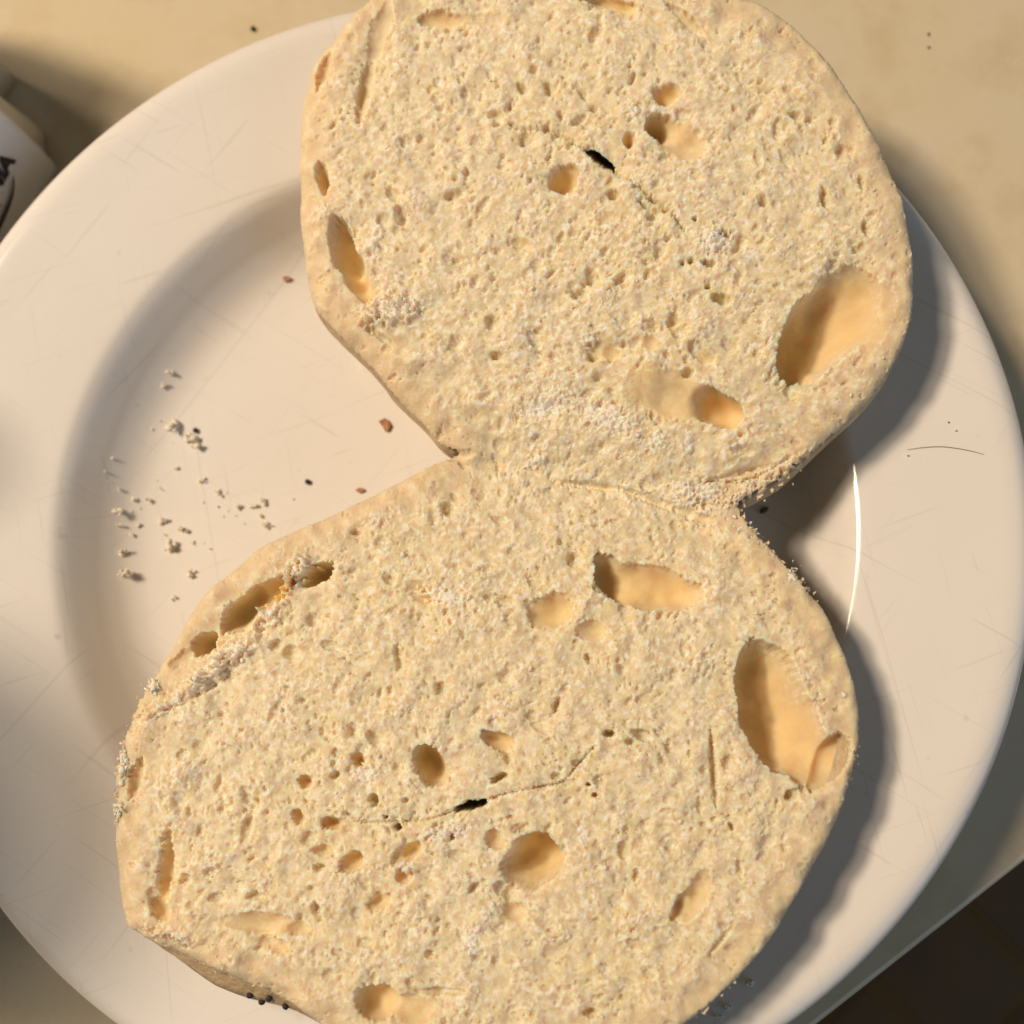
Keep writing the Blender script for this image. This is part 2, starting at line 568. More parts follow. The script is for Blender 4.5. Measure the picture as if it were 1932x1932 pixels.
# --- holes seen in the cut faces: u, v, half length, half width, angle (deg, along length), depth, slant (du, dv per depth), power
HOLES = [
    # upper half
    (1062, 338, 34, 29, -50, 44, (0.10, 0.05), 2.2), (1134, 304, 35, 10, 34, 150, (0.02, -0.48), 3), (1248, 238, 33, 27, 20, 62, (-0.15, -0.1), 2.6),
    (1285, 265, 52, 36, 30, 26, (0, 0), 1.5), (1258, 176, 27, 20, 10, 30, (0, 0), 2), (1188, 262, 17, 13, -70, 42, (0, 0), 2.6), (1155, 366, 14, 9, 10, 26, (0, 0), 2.4),
    (1148, 410, 24, 14, -10, 12, (0, 0), 1.6), (985, 460, 29, 14, 8, 15, (0, 0), 1.6), (935, 218, 17, 11, 10, 20, (0, 0), 2), (985, 166, 14, 9, 50, 20, (0, 0), 2.2),
    (1035, 166, 15, 9, 70, 22, (0, 0), 2.2), (1008, 132, 9, 8, 0, 14, (0, 0), 2), (1058, 217, 10, 8, 60, 16, (0, 0), 2), (1030, 241, 8, 6, 0, 24, (0, 0), 2.6), (985, 265, 12, 7, 80, 18, (0, 0), 2),
    (1098, 175, 18, 6, 60, 16, (0, 0), 2), (1120, 205, 10, 8, 0, 18, (0, 0), 2), (880, 325, 8, 8, 0, 16, (0, 0), 2), (845, 318, 9, 6, 0, 10, (0, 0), 2),
    (687, 172, 62, 14, -80, 20, (-0.2, 0), 2.6), (716, 58, 62, 19, -72, 14, (0, 0), 2.0), (830, 36, 46, 17, 4, 30, (-0.2, -0.1), 2.2), (905, 38, 50, 16, -5, 12, (0, 0), 1.6),
    (1150, 6, 56, 14, 12, 34, (0, -0.25), 3), (1292, 35, 50, 10, 42, 24, (0.15, -0.1), 2.4), (608, 132, 38, 12, -70, 22, (0, 0), 2.2), (607, 334, 33, 13, 78, 46, (0.1, 0.1), 3),
    (643, 462, 60, 23, 82, 62, (0.25, 0.1), 2.6), (668, 515, 62, 26, 62, 40, (0.3, 0.1), 2.0), (742, 366, 23, 11, 55, 20, (0, 0), 2.2), (775, 440, 40, 5, 50, 6, (0, 0), 2),
    (1546, 625, 112, 66, -57, 82, (-0.28, 0.10), 2.8), (1590, 585, 92, 70, -62, 48, (0.1, 0), 2.0), (1650, 600, 74, 34, -70, 20, (0, 0), 1.6),
    (1262, 742, 95, 50, 18, 26, (0, 0), 1.6), (1350, 768, 56, 33, 28, 66, (0.25, -0.1), 2.6), (1298, 702, 13, 11, 0, 30, (0, 0), 2), (1330, 672, 22, 12, 20, 16, (0, 0), 2),
    (1128, 652, 36, 27, 0, 16, (0, 0), 1.6), (1150, 662, 20, 15, 20, 26, (0, 0), 2), (1118, 672, 14, 10, 0, 24, (0, 0), 2), (1270, 605, 17, 12, -70, 26, (0, 0), 2.4), (1226, 645, 20, 18, 0, 18, (0, 0), 1.8),
    (1360, 562, 21, 11, 18, 34, (0, 0), 2.4), (1366, 440, 15, 9, 10, 34, (0, 0), 2.6), (1310, 411, 6, 5, 0, 50, (0, 0), 3), (1336, 496, 16, 6, 12, 40, (0, 0), 2.6), (1304, 490, 6, 6, 0, 26, (0, 0), 2.4), (1288, 493, 5, 5, 0, 20, (0, 0), 2.4),
    (1335, 540, 6, 5, 0, 24, (0, 0), 2.4), (1502, 217, 14, 9, 5, 22, (0, 0), 2.2), (1528, 222, 9, 5, 0, 14, (0, 0), 2), (1555, 374, 20, 8, 80, 24, (0, 0), 2.4), (1634, 430, 17, 9, 80, 20, (0, 0), 2.2),
    (1440, 379, 11, 9, 60, 22, (0, 0), 2.2), (1625, 345, 16, 6, 75, 14, (0, 0), 2), (1615, 470, 9, 6, 60, 14, (0, 0), 2), (1580, 480, 8, 6, 0, 12, (0, 0), 2), (936, 670, 12, 9, 0, 26, (0, 0), 2.4),
    (722, 637, 26, 7, 30, 20, (0, 0), 2), (700, 622, 14, 6, 20, 16, (0, 0), 2), (860, 490, 10, 6, 0, 14, (0, 0), 2), (800, 470, 10, 7, -30, 12, (0, 0), 2), (1015, 625, 14, 9, -45, 14, (0, 0), 2), (1040, 515, 20, 6, -40, 10, (0, 0), 2),
    (1400, 820, 9, 6, 0, 14, (0, 0), 2), (1310, 555, 16, 7, -40, 12, (0, 0), 2), (1480, 300, 22, 6, 60, 10, (0, 0), 2), (1430, 300, 20, 8, 70, 10, (0, 0), 2), (1395, 520, 26, 9, -70, 12, (0, 0), 1.8), (760, 270, 10, 6, 70, 10, (0, 0), 2),
    (868, 857, 28, 11, -8, 13, (0, 0), 2.4), (1215, 385, 20, 4, 36, 22, (0, 0), 2), (1255, 395, 9, 5, 20, 26, (0, 0), 2), (1230, 375, 14, 5, 20, 24, (0, 0), 2),
    # hinge crease
    (1115, 912, 60, 7, 5, 10, (0, 0), 2), (1225, 937, 55, 9, 18, 10, (0, 0), 2), (1310, 968, 45, 9, 20, 14, (0, 0), 2), (1395, 890, 80, 6, -14, 10, (0, 0), 2), (1440, 905, 60, 9, -28, 10, (0, 0), 2),
    # lower half
    (1158, 1092, 58, 30, 55, 60, (-0.3, 0), 2.8), (1225, 1108, 105, 43, 8, 40, (0, 0), 2.2), (1038, 1152, 46, 34, -15, 26, (0, 0), 2.0), (1115, 1190, 30, 18, 8, 20, (0, 0), 2.0),
    (1458, 1330, 132, 68, 76, 80, (-0.22, 0.08), 2.8), (1505, 1390, 95, 50, 78, 50, (0, 0.1), 2.2), (1562, 1437, 66, 33, -55, 44, (0, 0), 2.2), (1493, 1500, 15, 11, -40, 28, (0, 0), 2.4),
    (1346, 1450, 76, 7, 86, 20, (0, 0), 2.2), (1312, 1690, 58, 24, -62, 26, (0, 0), 1.8), (1284, 1712, 30, 15, -70, 28, (-0.15, 0), 2.4), (1004, 1628, 60, 53, -30, 66, (0.3, -0.25), 3),
    (814, 1446, 45, 31, 58, 66, (-0.1, -0.1), 2.8), (940, 1398, 36, 20, 20, 28, (-0.1, -0.1), 2.2), (886, 1521, 33, 9.5, -13, 140, (0, -0.05), 3),
    (575, 1475, 15, 14, 0, 40, (0, 0), 3), (561, 1541, 15, 13, 60, 32, (0, 0), 2.6), (625, 1553, 22, 13, 0, 46, (0, 0), 2.8), (675, 1434, 18, 13, 60, 36, (0, 0), 2.6), (705, 1510, 14, 9, 80, 34, (0, 0), 2.6),
    (749, 1561, 9, 8, 0, 42, (0, 0), 2.8), (728, 1542, 5, 4, 0, 30, (0, 0), 2.8), (660, 1628, 26, 19, -30, 40, (0.2, -0.1), 2.6), (608, 1605, 18, 12, 0, 20, (0, 0), 2), (602, 1637, 14, 8, -20, 22, (0, 0), 2), (772, 1608, 26, 15, -40, 36, (0.15, 0), 2.6),
    (762, 1652, 19, 14, -20, 34, (0, 0), 2.4), (714, 1702, 27, 16, -25, 28, (0.1, 0), 2.2), (930, 1585, 22, 18, 60, 26, (0, 0), 2), (942, 1467, 20, 7, -28, 32, (0, 0), 2.4), (850, 1580, 10, 7, -60, 26, (0, 0), 2.2), (893, 1676, 15, 9, -40, 18, (0, 0), 2),
    (632, 1462, 9, 9, 0, 20, (0, 0), 2.2), (765, 1510, 7, 6, 0, 18, (0, 0), 2), (1122, 1500, 6, 5, 0, 26, (0, 0), 2.6), (1150, 1384, 14, 7, 5, 34, (0, 0), 2.4), (1190, 1400, 10, 7, 0, 20, (0, 0), 2), (1110, 1480, 6, 4, 0, 24, (0, 0), 2.4),
    (462, 1152, 62, 28, -42, 56, (-0.1, -0.15), 2.8), (512, 1118, 50, 22, -38, 40, (0, 0), 2.4), (594, 1084, 38, 20, -35, 56, (0.1, -0.1), 2.6), (386, 1213, 30, 20, -35, 50, (0, 0), 2.8),
    (345, 1240, 34, 12, -35, 14, (0, 0), 2), (254, 1468, 40, 14, -74, 28, (0, 0), 2.4), (310, 1640, 84, 15, -84, 34, (0.1, 0), 3), (300, 1715, 26, 17, 60, 34, (0, 0), 2.2), (492, 1742, 78, 22, 5, 20, (0, 0), 1.7),
    (560, 1752, 26, 15, 10, 22, (0, 0), 2), (525, 1785, 28, 14, 20, 20, (0, 0), 2), (715, 1893, 48, 32, 10, 40, (-0.15, 0), 2.4), (775, 1905, 62, 30, 12, 24, (0, 0), 1.8), (830, 1872, 52, 8, 0, 20, (0, 0), 2.4),
    (1050, 1330, 18, 8, -70, 22, (0, 0), 2.2), (750, 1240, 27, 9, 82, 16, (0, 0), 2), (466, 1560, 32, 11, -75, 18, (0, 0), 2), (410, 1480, 20, 8, -70, 12, (0, 0), 2), (480, 1690, 18, 10, 0, 20, (0, 0), 2), (1110, 1242, 12, 8, 50, 20, (0, 0), 2),
    (1215, 1320, 18, 12, -10, 12, (0, 0), 2), (972, 1722, 26, 20, 30, 16, (0, 0), 1.8), (1050, 1790, 30, 16, -20, 8, (0, 0), 1.6), (1115, 1912, 16, 10, 0, 22, (0, 0), 2.2), (1395, 1640, 20, 7, 80, 14, (0, 0), 2), (1380, 1560, 10, 6, 70, 18, (0, 0), 2),
    (1360, 1775, 40, 6, -50, 10, (0, 0), 2), (1200, 1780, 20, 10, 10, 12, (0, 0), 2), (800, 1120, 40, 18, 30, 18, (0, 0), 1.8), (735, 1095, 14, 9, 40, 18, (0, 0), 2), (672, 1005, 12, 6, 10, 14, (0, 0), 2), (940, 980, 18, 7, 15, 16, (0, 0), 2),
    (1010, 1100, 16, 9, 0, 16, (0, 0), 2), (690, 1780, 16, 10, 0, 12, (0, 0), 2), (640, 1800, 18, 9, 20, 12, (0, 0), 2), (1480, 1600, 10, 6, 60, 12, (0, 0), 2), (1320, 1520, 18, 6, 85, 10, (0, 0), 2), (520, 1340, 26, 7, -60, 9, (0, 0), 2), (640, 1290, 24, 8, -60, 9, (0, 0), 2),
]
P2 = np.zeros((H, W))
INN = np.zeros((H, W))
SX = np.zeros((H, W))
SY = np.zeros((H, W))
for (u, v, a, b, an, dep, sl, pw) in HOLES:
    R = max(a, b) * 1.25 + 14
    i0, i1 = max(int((v - R - V0) / STEP), 0), min(int((v + R - V0) / STEP) + 1, H)
    j0, j1 = max(int((u - R - U0) / STEP), 0), min(int((u + R - U0) / STEP) + 1, W)
    if i1 <= i0 or j1 <= j0:
        continue
    sl_ = (slice(i0, i1), slice(j0, j1))
    k = min(1.0, b / 22)
    if b >= 20 and pw >= 2:
        dep *= 1.4
    kf = 0.75 if b < 18 else 0.2
    du = UU[sl_] - u + (warp5[sl_] * 2.2 if b >= 18 else warp1[sl_] * 1.9 * k + warp3[sl_] * kf)
    dv = VV[sl_] - v + (warp6[sl_] * 2.2 if b >= 18 else warp2[sl_] * 1.9 * k + warp4[sl_] * kf)
    t = math.radians(an)
    x = (du * math.cos(t) + dv * math.sin(t)) / a
    y = (-du * math.sin(t) + dv * math.cos(t)) / b
    r = np.hypot(x, y)
    r = r + (0.02 * n8[sl_] + 0.035 * n15[sl_] + 0.03 * n30[sl_]) * np.clip((r - 0.82) / 0.18, 0, 1) * min(1.0, 20 / b)
    d = dep * np.clip(1 - np.clip(r, 0, 1)**pw, 0, 1)**(0.62 if pw >= 2 else 0.9)
    win = d > P2[sl_]
    if b > 11:
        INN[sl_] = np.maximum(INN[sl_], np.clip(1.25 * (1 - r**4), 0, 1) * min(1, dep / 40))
    P2[sl_] = np.where(win, d, P2[sl_])
    SX[sl_] = np.where(win, d * sl[0], SX[sl_])
    SY[sl_] = np.where(win, d * sl[1], SY[sl_])

def blur(a, sig):
    return np.fft.irfft2(np.fft.rfft2(a) * np.exp(-2 * (math.pi * sig * _fr)**2), (H, W))


_w = np.clip((INN - 0.35) * 3, 0, 1)
P2 = P2 * (1 - _w) + blur(P2, 5.0) * _w
SX = SX * (1 - _w) + blur(SX, 4.0) * _w
SY = SY * (1 - _w) + blur(SY, 4.0) * _w

# --- pores of the crumb
P1 = np.zeros((H, W))
flow = 0.7 * band(420)
pore_k = np.clip(1.0 + 0.3 * band(170) + 0.35 * gauss(740, 1540, 260, 130) + 0.3 * gauss(1060, 220, 220, 120), 0.5, 1.5)
n_p = 12500
sizes = 3.0 + rng.pareto(2.5, n_p) * 2.2
sizes = np.clip(sizes, 2.4, 15)
pu = rng.uniform(U0, U1, n_p)
pv = rng.uniform(V0, V1, n_p)
for u, v, sz in zip(pu, pv, sizes):
    i, j = int((v - V0) / STEP), int((u - U0) / STEP)
    if i < 0 or j < 0 or i >= H or j >= W or not MASK[i, j] or P2[i, j] > 8:
        continue
    edge_near = SD[i, j] < 70
    up = v < hinge_v(u)
    base_a = -0.85 if up else -1.2 + 0.9 * (u > 900)
    if edge_near:
        sz *= 0.62
    t = base_a + flow[i, j]
    el = 1 + rng.random()**1.7 * 1.5
    a, b = sz * math.sqrt(el), sz / math.sqrt(el)
    R = a + 3
    i0, i1 = max(int((v - R - V0) / STEP), 0), min(int((v + R - V0) / STEP) + 2, H)
    j0, j1 = max(int((u - R - U0) / STEP), 0), min(int((u + R - U0) / STEP) + 2, W)
    sl_ = (slice(i0, i1), slice(j0, j1))
    du = UU[sl_] - u + warp3[sl_] * 1.0
    dv = VV[sl_] - v + warp4[sl_] * 1.0
    r2 = ((du * math.cos(t) + dv * math.sin(t)) / a)**2 + ((-du * math.sin(t) + dv * math.cos(t)) / b)**2
    d = sz * (0.7 + 0.8 * rng.random()) * pore_k[i, j] * np.sqrt(np.clip(1 - r2, 0, 1))
    P1[sl_] = np.maximum(P1[sl_], d)

# --- torn, shaggy places
shag = np.clip(0.30 + 0.30 * n120 + 0.9 * gauss(740, 585, 65, 28, 0.15) + 0.8 * gauss(1345, 455, 45, 32) + 0.6 * gauss(1235, 205, 26, 40, 0.6) + 0.6 * gauss(1010, 868, 26, 16)
               + 0.75 * gauss(1050, 770, 190, 70, 0.2) + 0.7 * gauss(1430, 900, 110, 30, -0.4) + 0.8 * gauss(1300, 930, 110, 30, 0.1) + 0.9 * gauss(430, 1245, 70, 18, -0.55) + 0.7 * gauss(330, 1325, 80, 16, -0.6)
               + 0.8 * gauss(852, 1572, 36, 18, -0.3) + 0.7 * gauss(765, 1638, 18, 14) + 0.6 * gauss(900, 1090, 210, 60, 0.2) + 0.6 * gauss(1400, 1010, 60, 40) + 0.6 * gauss(215, 1480, 30, 110)
               + 0.6 * gauss(900, 1760, 30, 50, 0.4) + 0.5 * gauss(300, 1760, 80, 24, 0.5) + 0.5 * gauss(1120, 520, 300, 160) + 0.5 * gauss(1270, 300, 90, 60) + 0.5 * gauss(690, 1460, 60, 30), 0, 1.3)
inhole = np.clip(P2 / 14, 0, 1)
s_up = band(13, 0.5, (-0.85, 1.7))
s_lo = band(13, 0.5, (-1.15, 1.7))
streak = np.where(VV < hinge_v(UU), s_up, s_lo)
rough_k = 1 - 0.86 * inhole
edge_k = np.clip(SD / 80, 0.35, 1)
bits = np.clip(0.7 * n15 + 0.75 * n8 - 0.55, 0, 1.4)
h = n60 * 1.6 + n120 * 2.5 + (n30 * 1.2 + n15 * 0.4 + n8 * 0.08 + streak * 0.4) * rough_k * (0.36 + 0.46 * shag) * edge_k
h += bits * 1.4 * shag * rough_k * edge_k
h -= P1 * rough_k * 0.85
h -= P2

# raised torn flaps and bridges
for (pts, wd, ht) in (([(238, 1372), (300, 1330), (372, 1288), (420, 1248), (478, 1205)], 13, 14), ([(480, 1190), (520, 1155), (540, 1108), (575, 1062)], 11, 16), ([(205, 1430), (212, 1500), (200, 1545)], 10, 6),
                      ([(262, 1768), (330, 1760), (380, 1775)], 10, 10), ([(700, 560), (770, 590), (700, 600)], 16, 18), ([(1540, 850), (1480, 880), (1400, 900)], 9, 9), ([(640, 395), (690, 470), (730, 540)], 7, 6)):
    c = catmull(pts, 6, False)
    x0, y0 = c.min(0) - 40
    x1, y1 = c.max(0) + 40
    i0, i1 = max(int((y0 - V0) / STEP), 0), min(int((y1 - V0) / STEP), H)
    j0, j1 = max(int((x0 - U0) / STEP), 0), min(int((x1 - U0) / STEP), W)
    sl_ = (slice(i0, i1), slice(j0, j1))
    dd = seg_dist(UU[sl_] + warp1[sl_] * 5, VV[sl_] + warp2[sl_] * 5, c, False)
    k = np.clip(1.15 - dd / wd, 0, 1)**0.6
    h[sl_] += k * (0.6 * ht * (0.8 + 0.25 * n30[sl_]) + 0.8 * P2[sl_])
    shag[sl_] = np.maximum(shag[sl_], k)
# ragged clumps of torn white crumb: u, v, half length, half width, angle, height mm
FL2 = np.zeros((H, W))
for (u, v, a, b, an, ht) in ((742, 585, 52, 22, -8, 1.1), (700, 598, 26, 16, 30, 0.8), (705, 455, 12, 40, 10, 0.5), (608, 395, 16, 12, 0, 0.6), (1345, 452, 30, 24, 0, 0.6), (1012, 864, 20, 10, -35, 1.0), (1238, 832, 22, 12, -60, 0.9), (1300, 835, 10, 22, 10, 0.6), (1150, 790, 60, 26, 20, 0.5), (1030, 765, 50, 22, -20, 0.5), (1420, 480, 16, 10, 0, 0.4), (1440, 905, 80, 12, -32, 0.5), (1330, 925, 60, 20, 5, 0.5), (1195, 215, 10, 14, 0, 0.4), (935, 340, 12, 9, 0, 0.5), (1110, 640, 16, 10, 0, 0.6), (560, 1072, 16, 34, 35, 1.3), (505, 1165, 14, 28, 45, 0.9), (440, 1228, 30, 18, -30, 1.0), (395, 1262, 40, 13, -35, 0.8), (335, 1318, 60, 12, -33, 0.6), (845, 1568, 40, 14, -12, 0.7), (766, 1638, 14, 12, 0, 0.9), (890, 1770, 14, 30, 25, 0.5), (840, 1125, 50, 16, 15, 0.5), (1100, 1570, 10, 26, 0, 0.4), (690, 1460, 26, 16, 0, 0.5), (320, 1765, 50, 10, 18, 0.6), (720, 975, 40, 12, -20, 0.4)):
    R = max(a, b) * 1.7 + 10
    i0, i1 = max(int((v - R - V0) / STEP), 0), min(int((v + R - V0) / STEP) + 1, H)
    j0, j1 = max(int((u - R - U0) / STEP), 0), min(int((u + R - U0) / STEP) + 1, W)
    sl_ = (slice(i0, i1), slice(j0, j1))
    t = math.radians(an)
    du, dv = UU[sl_] - u + warp1[sl_] * 3, VV[sl_] - v + warp2[sl_] * 3
    r = np.hypot((du * math.cos(t) + dv * math.sin(t)) / a, (-du * math.sin(t) + dv * math.cos(t)) / b)
    k = np.clip((1.25 - r + 0.28 * n15[sl_] + 0.16 * n8[sl_]) / 0.45, 0, 1) * np.clip(1.6 - r, 0, 1)
    h[sl_] += k * (ht * 9.0 * np.clip(0.55 + 0.35 * n15[sl_] + 0.25 * n8[sl_], 0, 1.6) + 0.85 * P2[sl_])
    FL2[sl_] = np.maximum(FL2[sl_], k)
# thin cracks along the middle of each half
for pts, wd, dp in (([(962, 232), (980, 240), (1035, 246), (1075, 262), (1108, 287)], 3.6, 16), ([(1158, 322), (1200, 348), (1232, 372), (1265, 398), (1292, 432)], 3.6, 16), ([(655, 1535), (680, 1551), (740, 1550), (805, 1547), (862, 1526)], 3.0, 10),
                    ([(910, 1512), (960, 1496), (1020, 1484), (1062, 1474), (1092, 1440), (1122, 1408)], 3.0, 10), ([(675, 1548), (690, 1530), (672, 1520)], 2.4, 6), ([(240, 1378), (300, 1345), (378, 1310), (440, 1262)], 4.0, 7), ([(1040, 903), (1100, 908), (1180, 922), (1250, 952), (1330, 985), (1370, 1000)], 5.0, 4), ([(1345, 905), (1420, 900), (1490, 862)], 4, 12)):
    c = catmull(pts, 5, False)
    x0, y0 = c.min(0) - 30
    x1, y1 = c.max(0) + 30
    i0, i1 = max(int((y0 - V0) / STEP), 0), min(int((y1 - V0) / STEP), H)
    j0, j1 = max(int((x0 - U0) / STEP), 0), min(int((x1 - U0) / STEP), W)
    sl_ = (slice(i0, i1), slice(j0, j1))
    dd = seg_dist(UU[sl_] + warp3[sl_] * 1.5, VV[sl_] + warp4[sl_] * 1.5, c, False)
    h[sl_] -= dp * np.clip(1 - dd / wd, 0, 1)**0.7
# soft rounding towards the crust
ew = 20 + 55 * np.clip(gauss(560, 330, 130, 330), 0, 1) + 45 * np.clip(gauss(215, 1600, 130, 260), 0, 1) + 30 * np.clip(gauss(720, 720, 130, 130), 0, 1) + 25 * np.clip(gauss(560, 1000, 300, 60, -0.4), 0, 1) + 25 * np.clip(gauss(450, 1880, 300, 60, 0.4), 0, 1)
e = np.clip(SD / ew, 0, 1)
EDGE = np.minimum(ew * 0.75, 48)
h -= EDGE * (1 - np.sqrt(np.clip(1 - (1 - e)**2, 0, 1)))
h -= 20 * np.exp(-((VV - hinge_v(UU)) / 75)**2) * np.clip(SD / 60, 0, 1)
fluff = np.clip((0.45 * n15 + 0.45 * n30 + 0.4 * streak - 0.25) * (0.35 + 0.75 * shag), 0, 0.9) * (1 - inhole)
fluff = np.maximum(fluff, 0.85 * np.clip(FL2, 0, 1))

Z = base_z(UU, VV)
uS = UU + SX + warp3 * 0.3 * rough_k
vS = VV + SY + warp4 * 0.3 * rough_k
XYZ = unproj(uS, vS, Z)
XYZ[..., 2] += h * PXMM
floor_z = plate_z(XYZ[..., 0], XYZ[..., 1]) + 1.6
XYZ[..., 2] = np.maximum(XYZ[..., 2], floor_z)

bagel = empty('split_bagel', (0, 0, 5.0 * S))
tag(bagel, 'untoasted bagel split open into two joined halves, crumb side up on white plate', 'bagel')
BO = np.array([0, 0, 5.0])
cellmask = MASK[:-1, :-1] & MASK[1:, :-1] & MASK[:-1, 1:] & MASK[1:, 1:]
HV = hinge_v(UU) + 5 * n30 + 4 * n15
OV = 24.0                                   # the halves run on a little under one another at the fold
up_sel = (VV < HV + OV)[:-1, :-1]
lo_sel = (VV > HV - OV)[:-1, :-1]
XYZ_UP = XYZ.copy()
XYZ_UP[..., 2] -= 0.25 * np.maximum(VV - HV, 0) * PXMM
XYZ_LO = XYZ.copy()
XYZ_LO[..., 2] -= 0.25 * np.maximum(HV - VV, 0) * PXMM
halves = []
idx = np.arange(H * W).reshape(H, W)
for src, sel in ((XYZ_UP, cellmask & up_sel), (XYZ_LO, cellmask & lo_sel)):
    q = np.stack([idx[:-1, :-1][sel], idx[1:, :-1][sel], idx[1:, 1:][sel], idx[:-1, 1:][sel]], -1)
    used, inv = np.unique(q, return_inverse=True)
    q = inv.reshape(q.shape).astype(np.int32)
    co = (src.reshape(-1, 3)[used] - BO) * S
    m = bpy.data.meshes.new('bagel_half')
    m.vertices.add(len(co))
    m.vertices.foreach_set('co', co.astype(np.float32).ravel())
    m.loops.add(q.size)
    m.loops.foreach_set('vertex_index', q.ravel())
    m.polygons.add(len(q))
    m.polygons.foreach_set('loop_start', np.arange(0, q.size, 4, dtype=np.int32))
    m.polygons.foreach_set('loop_total', np.full(len(q), 4, dtype=np.int32))
    m.polygons.foreach_set('use_smooth', np.ones(len(q), bool))
    m.update(calc_edges=True)
    at = m.attributes.new('fluff', 'FLOAT', 'POINT')
    at.data.foreach_set('value', fluff.reshape(-1)[used].astype(np.float32))
    at = m.attributes.new('membrane', 'FLOAT', 'POINT')
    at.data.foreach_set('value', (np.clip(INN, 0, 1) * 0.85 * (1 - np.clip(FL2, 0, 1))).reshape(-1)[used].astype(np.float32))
    at = m.attributes.new('thick', 'FLOAT', 'POINT')
    at.data.foreach_set('value', (np.clip(SD / 14, 0.1, 1) * (1 - np.exp(-((VV - HV) / 26)**2))).reshape(-1)[used].astype(np.float32))
    at = m.attributes.new('outer', 'FLOAT', 'POINT')
    at.data.foreach_set('value', (0.9 * np.clip(1 - (SD + 18 * n60) / 90, 0, 1)).reshape(-1)[used].astype(np.float32))
    m.materials.append(M_CRUMB)
    o = bpy.data.objects.new('bagel_half', m)
    C.objects.link(o)
    o.parent = bagel
    halves.append(o)
halves[0]['label'] = 'bagel half with the large pale hollow, leaning up over the plate rim'
halves[1]['label'] = 'wider bagel half with a deep round hole below its dark slit'


# --- crust under each half
def crust(pts, parent, push=None):
    pl = catmull(pts, 3)
    P3 = unproj(pl[:, 0], pl[:, 1], base_z(pl[:, 0], pl[:, 1]))
    cen = P3.mean(0)
    n = len(P3)
    prof = [(0.95, 0.045), (0.985, 0.02), (0.998, 0.06), (1.003, 0.14), (1.006, 0.26), (1.0, 0.38), (0.975, 0.54), (0.93, 0.70), (0.85, 0.84), (0.70, 0.95), (0.45, 1.0), (0.2, 1.0)]
    vs, fs = [], []
    for k, (s, zf) in enumerate(prof):
        q = cen + (P3 - cen) * s
        if push is not None:
            q = q + push(pl, zf)
        iu_ = np.clip(((pl[:, 0] - U0) / STEP).astype(int), 0, W - 1)
        iv_ = np.clip(((pl[:, 1] - V0) / STEP).astype(int), 0, H - 1)
        top = P3[:, 2] - EDGE[iv_, iu_] * PXMM * 0.92 - 0.25 - 5.0 * np.exp(-((pl[:, 1] - hinge_v(pl[:, 0])) / 40)**2) * np.clip((SD[iv_, iu_] - 2) / 14, 0, 1)
        bot = plate_z(q[:, 0], q[:, 1]) + 0.25
        z = top + (bot - top) * zf
        low = np.minimum(plate_z(q[:, 0], q[:, 1]) + 0.25, top)
        z = np.maximum(z + (rng.normal(0, 0.08, n) if k > 2 else 0), low)
        wob = 0.06 * np.sin(np.arange(n) * 0.7 + k) + rng.normal(0, 0.05, n)
        for i in range(n):
            vs.append(((q[i, 0] + wob[i] - BO[0]) * S, (q[i, 1] - BO[1]) * S, (z[i] - BO[2]) * S))
    c0 = len(vs)
    vs.append(tuple((np.array([cen[0], cen[1], float(plate_z(cen[0], cen[1])) + 0.25]) - BO) * S))
    for k in range(len(prof) - 1):
        for i in range(n):
            j = (i + 1) % n
            fs.append((k * n + i, k * n + j, (k + 1) * n + j, (k + 1) * n + i))
    b = (len(prof) - 1) * n
    for i in range(n):
        fs.append((b + i, b + (i + 1) % n, c0))
    return mesh_obj('crust', vs, fs, M_CRUST, parent)


def push_lo(pl, zf):
    g = np.exp(-((pl[:, 0] - 430) / 190)**2 - ((pl[:, 1] - 1850) / 110)**2)
    w = math.sin(math.pi * min(1, max(0, zf - 0.12) * 1.3))
    d = np.zeros((len(pl), 3))
    d[:, 0] = -2.0 * g * w
    d[:, 1] = -3.3 * g * w
    return d


hg = [(u, v) for u, v in HINGE[1:-1]]
crust(OUT_UP + [(u, v) for u, v in reversed(HINGE[1:-1].tolist())], halves[0])
cr_lo = crust(HINGE[1:-1].tolist() + OUT_LO, halves[1], push_lo)

# --- specks of crumb clinging to the faces
ICO = bmesh.new()
bmesh.ops.create_icosphere(ICO, subdivisions=2, radius=1)
ICO_V = np.array([v.co[:] for v in ICO.verts])
ICO.verts.index_update()
ICO_F = np.array([[v.index for v in f.verts] for f in ICO.faces])
ICO.free()
ICO1 = bmesh.new()
bmesh.ops.create_icosphere(ICO1, subdivisions=1, radius=1)
ICO1.verts.index_update()
ICO1_V = np.array([v.co[:] for v in ICO1.verts])
ICO1_F = np.array([[v.index for v in f.verts] for f in ICO1.faces])
ICO1.free()


def lump(r, base=None, rough=0.35, stretch=(1, 1, 1)):
    V = (ICO_V if base is None else base).copy()
    for _ in range(5):
        d = rng.standard_normal(3)
        d /= np.linalg.norm(d)
        V *= (1 + rough * np.clip(V @ d, -0.2, 1) * rng.uniform(-1.0, 1.0))[:, None]
    V *= (1 + rng.normal(0, rough * 0.35, len(V)))[:, None]
    V = V * np.array(stretch)
    a = rng.uniform(0, 2 * math.pi)
    R = np.array([[math.cos(a), -math.sin(a), 0], [math.sin(a), math.cos(a), 0], [0, 0, 1]])
    return V @ R.T * r


